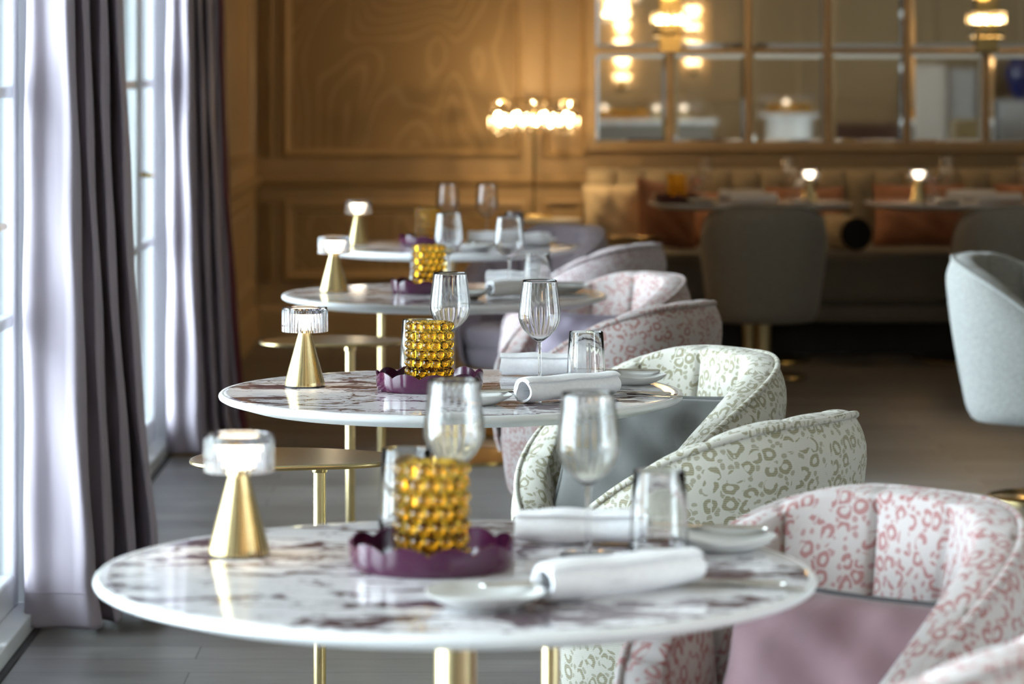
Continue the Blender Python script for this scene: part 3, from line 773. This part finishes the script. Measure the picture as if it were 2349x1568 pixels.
def mk_knife(label, group):
    t = thing('table_knife', label, 'knife', group=group)
    flat_bar([(0, .002, .0045, .002), (.004, .0062, .0045, .0036), (.03, .0064, .0045, .0038), (.07, .0052, .0045, .0034), (.085, .0045, .0045, .003)]).obj('handle', 'steel', t)
    flat_bar([(.085, .0040, .0045, .0016), (.095, .008, .0045, .0010), (.13, .0092, .0045, .0008), (.165, .0075, .0045, .0007), (.178, .001, .0045, .0004)]).obj('blade', 'steel', t)
    return t
def mk_fork(label, group):
    t = thing('table_fork', label, 'fork', group=group)
    flat_bar([(0, .003, .003, .0012), (.005, .0065, .003, .0016), (.04, .0055, .004, .0016), (.09, .0030, .008, .0016), (.125, .0028, .0095, .0014), (.135, .008, .008, .0012), (.145, .0115, .0055, .001), (.155, .0118, .004, .001)]).obj('handle', 'steel', t)
    for k in range(4):
        y = -.0088 + k * .00587
        MB().tube([(.154, y, .004), (.17, y, .0025), (.185, y, .003), (.196, y, .0065)], [.0013, .0013, .0012, .0006], 8).obj('tine', 'steel', t)
    return t
K_knife = Kind(mk_knife); K_fork = Kind(mk_fork)

# ------------------------------------------------------------------ laying the four round tables
def lay(i, lamp, tray, g1, g2, t1, t2, n1, n2, pl, pr, rotn=0):
    cx, cy = TB[i]; W = ORD[i]
    def P(p, z=TOP): return (cx + p[0], cy + p[1], z)
    K_lamp.place(P(lamp), .3 * i, 'brass cone table lamp with glowing clear ribbed shade on the ' + W, 'cone lamps on the tables')
    K_tray.place(P(tray), .2 + i, 'purple scalloped tray holding amber candle holder on the ' + W, 'scalloped trays')
    K_amber.place(P((tray[0] + .0, tray[1] + .004), TOP + .0055), .1 * i, 'amber bubble glass candle holder in the purple tray on the ' + W, 'amber candle holders')
    K_wine.place(P(g1), 0, 'empty wine glass nearer the armchairs, right of the two on the ' + W, 'wine glasses on the round tables')
    K_wine.place(P(g2), .1, 'empty wine glass standing behind the amber candle holder on the ' + W, 'wine glasses on the round tables')
    K_tumbler.place(P(t1), 0, 'tapered water tumbler beside the right-hand plate on the ' + W, 'water tumblers on the round tables')
    K_tumbler.place(P(t2), .05, 'tapered water tumbler beyond the scalloped tray on the ' + W, 'water tumblers on the round tables')
    napkin((cx + n1[0], cy + n1[1]), (cx + n1[2], cy + n1[3]), .0262, 'rolled white napkin lying behind the other one on the ' + W, 10 + i, 'rolled napkins on the round tables')
    napkin((cx + n2[0], cy + n2[1]), (cx + n2[2], cy + n2[3]), .0272, 'rolled white napkin with its open end turned to us on the ' + W, 20 + i, 'rolled napkins on the round tables')
    K_plate.place(P(pl), .4 * i, 'small off-white side plate at the front of the ' + W, 'side plates')
    K_plate.place(P(pr), 1 + .4 * i, 'small off-white side plate behind the front napkin on the ' + W, 'side plates')
    # butter knives on the plates, cutlery on the table
    a = K_knife.place(P((pl[0] - .005, pl[1] + .02), TOP + .0165), R(12), 'butter knife resting on the front side plate of the ' + W, 'knives')
    b = K_knife.place(P((pr[0] + .06, pr[1] + .035), TOP + .0175), R(168), 'butter knife resting on the right-hand side plate of the ' + W, 'knives')
    K_fork.place(P((n2[2] + .13, n2[3] - .05)), R(163), 'fork lying beside the open-ended napkin on the ' + W, 'forks')
    K_knife.place(P((n2[2] + .11, n2[3] - .015)), R(170), 'dinner knife lying beside the fork on the ' + W, 'knives')
lay(0, (-.280, .125), (-.03, .03), (.171, .125), (-.003, .295), (.262, .115), (-.068, .35), (.08, .225, .25, .215), (.105, -.245, .29, -.115), (.035, -.265), (.35, .175))
lay(1, (-.288, .08), (-.042, .03), (.174, .07), (-.003, .30), (.265, .055), (-.068, .352), (.10, .295, .275, .285), (.135, -.235, .312, -.085), (.045, -.245), (.357, .135))
lay(2, (-.308, .05), (-.045, .05), (.18, .09), (.010, .30), (.257, .0), (-.065, .35), (.12, .29, .27, .265), (.125, -.17, .29, -.06), (.05, -.19), (.33, .07))
lay(3, (-.32, .12), (-.07, .07), (.136, .25), (-.005, .28), (.235, .235), (-.08, .355), (.07, .14, .22, .12), (.22, -.02, .35, .03), (.09, -.24), (.31, .14))

# ------------------------------------------------------------------ banquette and its tables
bq = thing('banquette', 'long upholstered banquette below the mirror with channelled cream back', 'banquette', (0, 0, 0))
X0, X1 = .60, 4.3
MB().box(X0 + .05, X1, 15.15, 16.0, 0, .155).obj('plinth', 'black', bq, smooth=False)
MB().box(X0, X1, 15.02, 16.0, .156, .245).obj('lower_rail', 'banq', bq, smooth=False, bevel=.02)
MB().box(X0, X1, 14.99, 15.80, .247, .49).obj('bench_seat', 'banq', bq, smooth=False, bevel=.035)
nch = 26; rows = []
for k in range(9):
    z = .47 + .375 * k / 8; row = []
    for i in range(nch * 8 + 1):
        x = X0 + (X1 - X0) * i / (nch * 8); c = abs(math.sin(PI * i / 8)) ** .5
        row.append((x, 15.80 - .035 * c + .03 * (k / 8) + (.03 if k == 8 else 0), z))
    rows.append(row)
rows.append([(r[0], 15.98, r[2] + .01) for r in rows[-1]]); rows.append([(r[0], 15.98, .47) for r in rows[-1]])
MB().grid(rows, closev=True).obj('channelled_back', 'banqback', bq, angle=60)
def rect_table(x0, x1, label):
    y0, y1 = 14.42, 15.22; t = thing('banquette_table', label, 'table', ((x0 + x1) / 2, (y0 + y1) / 2, 0), 0, 'tables in front of the banquette')
    hx, hy = (x1 - x0) / 2, (y1 - y0) / 2
    def L(o, z):
        n = 96; r = []
        for j in range(n):
            a = 2 * PI * j / n; c, s = math.cos(a), math.sin(a); e = 2 / 3.2
            r.append(((hx - o) * math.copysign(abs(c) ** e, c), (hy - o) * math.copysign(abs(s) ** e, s), z))
        return r
    MB().grid([L(.04, .712), L(.004, .724), L(0, .730), L(.001, .737)], closeu=True).fan(L(.04, .712), flip=True).fan(L(.001, .737)).obj('table_rim', 'edge', t, angle=50)
    MB().grid([L(.002, .7372), L(.002, .74)], closeu=True).fan(L(.002, .7372), flip=True).fan(L(.002, .74)).obj('marble_top', 'marble', t, angle=50)
    MB().lathe([(.0265, .013), (.0265, .712)], 40, cap=True).obj('table_pole', 'brass', t)
    MB().lathe([(0, 0), (.278, 0), (.281, .003), (.281, .010), (.277, .013), (0, .013)], 80).obj('base_disc', 'brass_polish', t)
    return t
rect_table(.845, 1.775, 'marble banquette table carrying amber holder and dark tray, left one')
rect_table(1.86, 2.86, 'marble banquette table at right, cut off by the right picture edge')
def at(px, y): return ((px - 1072) * y / FPX, y, TOP)
K_dtray.place(at(1552, 14.75), 0, 'dark scalloped tray under the amber holder on the left banquette table')
K_amber.place(at(1552, 14.75)[:2] + (TOP + .0055,), .4, 'amber bubble glass candle holder on the left banquette table', 'amber candle holders')
K_lamp.place(at(1857, 14.7), 0, 'brass cone table lamp glowing on the left banquette table, right end', 'cone lamps on the tables')
K_lamp.place(at(2107, 14.7), 0, 'brass cone table lamp glowing on the right banquette table', 'cone lamps on the tables')
GW = 'wine glasses on the banquette tables'
K_wine.place(at(1618, 14.85), 0, 'wine glass next to the dark tray on the left banquette table', GW)
K_wine.place(at(1811, 14.8), 0, 'wine glass just left of the lamp on the left banquette table', GW)
K_wine.place(at(2171, 14.8), 0, 'wine glass just right of the lamp on the right banquette table', GW)
K_wine.place(at(2352, 14.8), 0, 'wine glass at the right picture edge on the banquette table', GW)
GT = 'tumblers on the banquette tables'
K_tumbler.place(at(1596, 15.0), 0, 'water tumbler behind the dark tray on left banquette table', GT)
K_tumbler.place(at(1838, 14.62), 0, 'water tumbler in front of the lamp on left banquette table', GT)
K_tumbler.place(at(2140, 15.0), 0, 'water tumbler behind the lamp on right banquette table', GT)
K_plate.place(at(1612, 14.6), 0, 'side plate in front of the wine glass on left banquette table', 'side plates')
K_plate.place(at(2175, 14.6), 0, 'side plate in front of the wine glass on right banquette table', 'side plates')
def px(a, y): return (a - 1072) * y / FPX
def nap2(a, b, y, dy, r, label, s): napkin((px(a, y), y), (px(b, y), y + dy), r, label, s, 'napkins on the banquette tables', .8)
nap2(1650, 1752, 15.02, .0, .030, 'white napkin roll farther back on the left banquette table', 31)
nap2(1678, 1782, 14.62, .02, .030, 'white napkin roll nearer the grey chair on the left banquette table', 32)
nap2(2176, 2282, 15.02, .0, .030, 'white napkin roll farther back on the right banquette table', 33)
nap2(2240, 2345, 14.66, .0, .030, 'white napkin roll nearer the grey chair on the right banquette table', 34)

cushion('pillow', .30, .30, .16, 'vcream', 'vcream', (.72, 15.45, .497), (R(-12), 0, R(6)), 'plump cream pillow at the left end of the banquette', seed=11, cat='pillow')
cushion('pillow', .34, .32, .12, 'vterra', 'vterra', (.96, 15.27, .497), (R(-10), R(6), R(32)), 'terracotta pillow leaning beside the cream one on the banquette', seed=12, cat='pillow')
cushion('pillow', .42, .26, .13, 'vterra', 'vterra', (1.27, 15.52, .497), (R(-12), 0, R(3)), 'terracotta pillow behind the left banquette table, by the grey chair', seed=13, cat='pillow')
cushion('pillow', .38, .28, .13, 'vterra', 'vterra', (1.66, 15.60, .497), (R(-12), 0, 0), 'terracotta pillow left of the round bolster, behind the table lamp', seed=14, cat='pillow')
cushion('pillow', .44, .30, .14, 'vterra', 'vterra', (2.20, 15.48, .497), (R(-12), 0, R(-3)), 'terracotta pillow right of the round bolster on the banquette', seed=15, cat='pillow')
cushion('pillow', .40, .30, .14, 'vterra', 'vterra', (2.78, 15.52, .497), (R(-12), 0, R(-3)), 'terracotta pillow at the far right edge of the banquette', seed=16, cat='pillow')
bo = thing('bolster', 'round cream bolster with a black end lying on the banquette seat', 'bolster', (1.845, 15.08, .574), R(14))
MB().lathe([(.074, 0), (.080, .006), (.080, .354), (.074, .36)], 48, cap=True).move(Matrix.Rotation(R(-90), 4, 'X')).obj('bolster_body', 'bolster', bo)
MB().lathe([(0, -.006), (.070, -.005), (.077, -.001), (.077, .0), (0, .0)], 48).move(Matrix.Rotation(R(-90), 4, 'X')).obj('bolster_end', 'black', bo)

# small brass side table before the cream pillow
st = thing('side_table', 'low round brass side table in front of the cream pillow', 'side table', (.775, 14.62, 0))
MB().lathe([(0, .575), (.118, .575), (.121, .579), (.121, .588), (.118, .590), (0, .590)], 64).obj('table_top', 'brass_shelf', st)
MB().lathe([(.012, .01), (.012, .575)], 24, cap=True).obj('leg', 'brass', st)
MB().lathe([(0, 0), (.10, 0), (.10, .01), (0, .01)], 48).obj('base_disc', 'brass_polish', st)

# ------------------------------------------------------------------ crystal lamps
def crystal(r, h):
    n = 6; rows = []
    for f, z in ((.2, 0), (1, -h * .08), (1, -h * .82), (.15, -h)): rows.append([(f * r * math.cos(2 * PI * j / n), f * r * math.sin(2 * PI * j / n), z) for j in range(n)])
    return MB().grid(rows, closeu=True).fan(rows[0], flip=True).fan(rows[-1]).mesh('crystal', 'crystal', smooth=False)
CRY = crystal(.0085, .062); CRS = crystal(.010, .034)
BULB = MB().lathe([(.0001, -.020), (.008, -.015), (.0105, -.002), (.009, .010), (.0045, .022), (.0001, .026)], 14).mesh('bulb', 'bulb')
def inst(me, name, parent, loc):
    o = bpy.data.objects.new(name, me); C.objects.link(o); o.parent = parent; o.location = loc; return o
def ring_tube(r, z, tr, a0=0, a1=2 * PI, n=64):
    full = abs(a1 - a0 - 2 * PI) < 1e-4
    return MB().tube([(r * math.cos(a0 + (a1 - a0) * i / n), r * math.sin(a0 + (a1 - a0) * i / n), z) for i in range(n if full else n + 1)], tr, 8, closed=full)
def glow(parent, loc, power, r=.05, color=WARM):
    d = bpy.data.lights.new('lamp_light', 'POINT'); d.energy = power; d.color = color; d.shadow_soft_size = r
    o = bpy.data.objects.new('lamp_light', d); C.objects.link(o); o.parent = parent; o.location = loc; return o
# console and drum lamp
cs = thing('console_table', 'small pale console table under the crystal drum lamp', 'table', (.385, 15.5, 0))
MB().lathe([(0, .600), (.160, .600), (.172, .612), (.172, .622), (.170, .625), (0, .625)], 72).obj('table_top', 'edge', cs)
MB().lathe([(.02, .012), (.02, .6)], 32, cap=True).obj('leg', 'black', cs)
MB().lathe([(0, 0), (.13, 0), (.13, .012), (0, .012)], 48).obj('base_disc', 'black', cs)
dl = thing('crystal_drum_lamp', 'tall lamp with a wide glowing crystal drum shade on a thin brass pole', 'lamp', (.325, 15.5, .6255))
MB().lathe([(0, 0), (.095, 0), (.097, .004), (.097, .018), (.092, .022), (0, .022)], 64).obj('lamp_base', 'brass_polish', dl)
MB().lathe([(.0085, .022), (.0085, .56)], 24, cap=True).obj('lamp_pole', 'brass_polish', dl)
rg = MB()
for z in (.575, .505, .44): rg = rg
ring_tube(.205, .578, .004).obj('shade_ring', 'brass_polish', dl); ring_tube(.212, .500, .004).obj('shade_ring', 'brass_polish', dl)
sp = MB()
for k in range(4):
    a = k * PI / 2 + .3; sp.tube([(.008 * math.cos(a), .008 * math.sin(a), .50), (.212 * math.cos(a), .212 * math.sin(a), .50)], .003, 8)
sp.obj('shade_spokes', 'brass_polish', dl)
for k in range(34):
    a = 2 * PI * k / 34; inst(CRY, 'crystal', dl, (.212 * math.cos(a), .212 * math.sin(a), .498))
for k in range(30):
    a = 2 * PI * (k + .5) / 30; inst(CRS, 'crystal', dl, (.205 * math.cos(a), .205 * math.sin(a), .575 if k % 2 else .56))
for k in range(24):
    a = 2 * PI * (k + .5) / 24; inst(CRS, 'crystal', dl, (.19 * math.cos(a), .19 * math.sin(a), .445 if k % 2 else .46))
for k in range(26):
    a = 2 * PI * k / 26 + .05; inst(BULB, 'bulb', dl, (.188 * math.cos(a), .188 * math.sin(a), .482 + .012 * ((k * 7) % 3 - 1)))
glow(dl, (0, 0, .56), 10, .02, (1.0, .66, .32))
# sconces
def mk_sconce(label, group):
    t = thing('crystal_sconce', label, 'wall lamp', group=group)      # local +x points away from the wall
    MB().box(-.004, .006, -.055, .055, -.02, .82).obj('back_plate', 'brass_polish', t, smooth=False, bevel=.003)
    for k in range(4):
        z = .16 + k * .205
        ring_tube(.085, z, .0035, -PI / 2, PI / 2, 24).obj('tier_ring', 'brass_polish', t)
        for i in range(10):
            a = -PI / 2 + PI * (i + .5) / 10; inst(CRY, 'crystal', t, (.085 * math.cos(a) + .004, .085 * math.sin(a), z + .02))
        for i in range(7):
            a = -PI / 2 + PI * (i + .5) / 7; inst(CRS, 'crystal', t, (.075 * math.cos(a) + .004, .075 * math.sin(a), z - .075))
        for i in range(6): a = -1.35 + .54 * i; inst(BULB, 'bulb', t, (.068 * math.cos(a) + .004, .068 * math.sin(a), z - .018))
    glow(t, (.14, 0, .3), .9, .06); glow(t, (.14, 0, .7), .9, .06)
    return t
K_sc = Kind(mk_sconce)
K_sc.place((1.020, BACK - .065, 1.46), R(-90), 'glowing crystal sconce on the mirror, left of the two')
K_sc.place((2.612, BACK - .065, 1.46), R(-90), 'glowing crystal sconce on the mirror near the right edge')
K_sc.place((LEFT + .008, 12.6, 1.42), 0, 'crystal sconce half hidden behind the far curtain')
# chandeliers behind the photographer, caught by the mirror
def mk_chand(label, group):
    t = thing('crystal_chandelier', label, 'chandelier', group=group)
    MB().tube([(0, 0, .62), (0, 0, CEIL - 1.74)], .006, 8).obj('ceiling_rod', 'brass_polish', t)
    for r, z, nn in ((.30, .52, 22), (.22, .30, 16), (.13, .10, 10)):
        ring_tube(r, z, .006).obj('tier_ring', 'brass_polish', t)
        MB().tube([(-r, 0, z), (r, 0, z)], .004, 8).obj('tier_arm', 'brass_polish', t)
        for k in range(nn): a = 2 * PI * k / nn; inst(CRY, 'crystal', t, (r * math.cos(a), r * math.sin(a), z))
        for k in range(nn // 2): a = 2 * PI * (k + .5) / (nn // 2); inst(BULB, 'bulb', t, (r * .85 * math.cos(a), r * .85 * math.sin(a), z + .03))
    MB().tube([(0, 0, .08), (0, 0, .62)], .005, 8).obj('stem', 'brass_polish', t)
    glow(t, (0, 0, .2), 9, .1)
    return t
K_ch = Kind(mk_chand)
K_ch.place((1.45, 1.2, 1.74), 0, 'crystal chandelier reflected in the upper left mirror pane')

# ------------------------------------------------------------------ things seen in the mirror only
def mtab(x, y, r, label):
    t = thing('serving_table', label, 'table', (x, y, 0))
    MB().lathe([(0, .80), (r, .80), (r, .825), (0, .825)], 64).obj('table_top', 'edge', t)
    MB().lathe([(r * .7, 0.0), (r * .7, .80)], 48, cap=True).obj('drum_base', 'cabinet', t)
    return t
mtab(3.62, -3.8, .36, 'round serving table with pale drum base mirrored in the third mirror column')
for k in range(5):
    K_amber.place((3.42 + .1 * k, -3.7 + .04 * (k % 2), .8265), k, 'amber bubble glass holder on the mirrored serving table', 'amber holders on the serving table')
K_lamp.place((3.60, -3.9, .8265), 0, 'cone lamp glowing on the mirrored serving table')
for k in range(6):
    K_wine.place((3.30 + .08 * (k % 3) + (.42 if k > 2 else 0), -3.98 + .09 * (k % 2), .8265), 0, 'wine glass on the mirrored serving table', 'wine glasses on the serving table')
cb = thing('tall_cabinet', 'white tall cabinet mirrored in the lower right mirror panes', 'cabinet', (5.42, -4.5, 0))
MB().box(-.37, .02, -.35, .35, 0, 1.38).obj('cabinet_body', 'cabinet', cb, smooth=False, bevel=.005)
MB().box(.021, .37, -.35, .30, 0, 1.34).obj('cabinet_side', 'greyp', cb, smooth=False, bevel=.005)
bx = thing('brass_cube', 'brass cube side table before the white cabinet in the mirror', 'side table', (5.62, -3.6, 0))
MB().box(-.2, .2, -.2, .2, 0, .77).obj('cube_body', 'brass_shelf', bx, smooth=False, bevel=.01)
so = thing('sofa', 'brown velvet sofa mirrored in the fourth mirror column', 'sofa', (4.5, -3.9, 0))
MB().box(-.42, .42, -.35, .35, .1, .45).obj('sofa_seat', 'brown', so, smooth=False, bevel=.05)
MB().box(-.42, .42, -.42, -.30, .1, .72).obj('sofa_back', 'brown', so, smooth=False, bevel=.05)
vz = thing('vase_plinth', 'pale grey plinth under the blue vase in the mirror', 'plinth', (6.35, -4.3, 0))
MB().box(-.3, .3, -.3, .3, 0, .98).obj('plinth_body', 'greyp', vz, smooth=False, bevel=.01)
va = MB().lathe([(0, 0), (.10, 0), (.12, .03), (.19, .22), (.21, .34), (.16, .46), (.09, .52), (.12, .58), (.10, .58), (.07, .52), (0, .5)], 48).obj('blue_vase', 'blue')
va.location = (6.35, -4.3, .9805); tag(va, 'dark cobalt blue vase mirrored at the right edge', 'vase')

K_sc.place((2.62, REAR + .01, 1.27), R(90), 'crystal sconce mirrored in the second mirror column')
K_sc.place((1.80, REAR + .01, 1.10), R(90), 'crystal sconce mirrored in the first mirror column')
bc = thing('bar_counter', 'brown bar counter mirrored in the lowest left mirror panes', 'counter', (2.0, -3.9, 0))
MB().box(-.75, .75, -.3, .3, .0, .72).obj('counter_body', 'banq', bc, smooth=False, bevel=.01)
MB().box(-.80, .80, -.34, .34, .721, .76).obj('counter_top', 'edge', bc, smooth=False, bevel=.005)
for k in range(7):
    K_amber.place((1.38 + .1 * k, -3.75 + .05 * (k % 2), .7615), k, 'amber bubble glass holder on the mirrored bar counter', 'amber holders on the bar counter')
for k, x in enumerate((1.55, 2.14, 2.45)):
    K_lamp.place((x, -4.0, .7615), 0, 'cone lamp glowing on the mirrored bar counter', 'cone lamps on the bar counter')
for k in range(6):
    K_wine.place((2.15 + .09 * k, -3.72 + .06 * (k % 2), .7615), 0, 'wine glass on the mirrored bar counter', 'wine glasses on the bar counter')
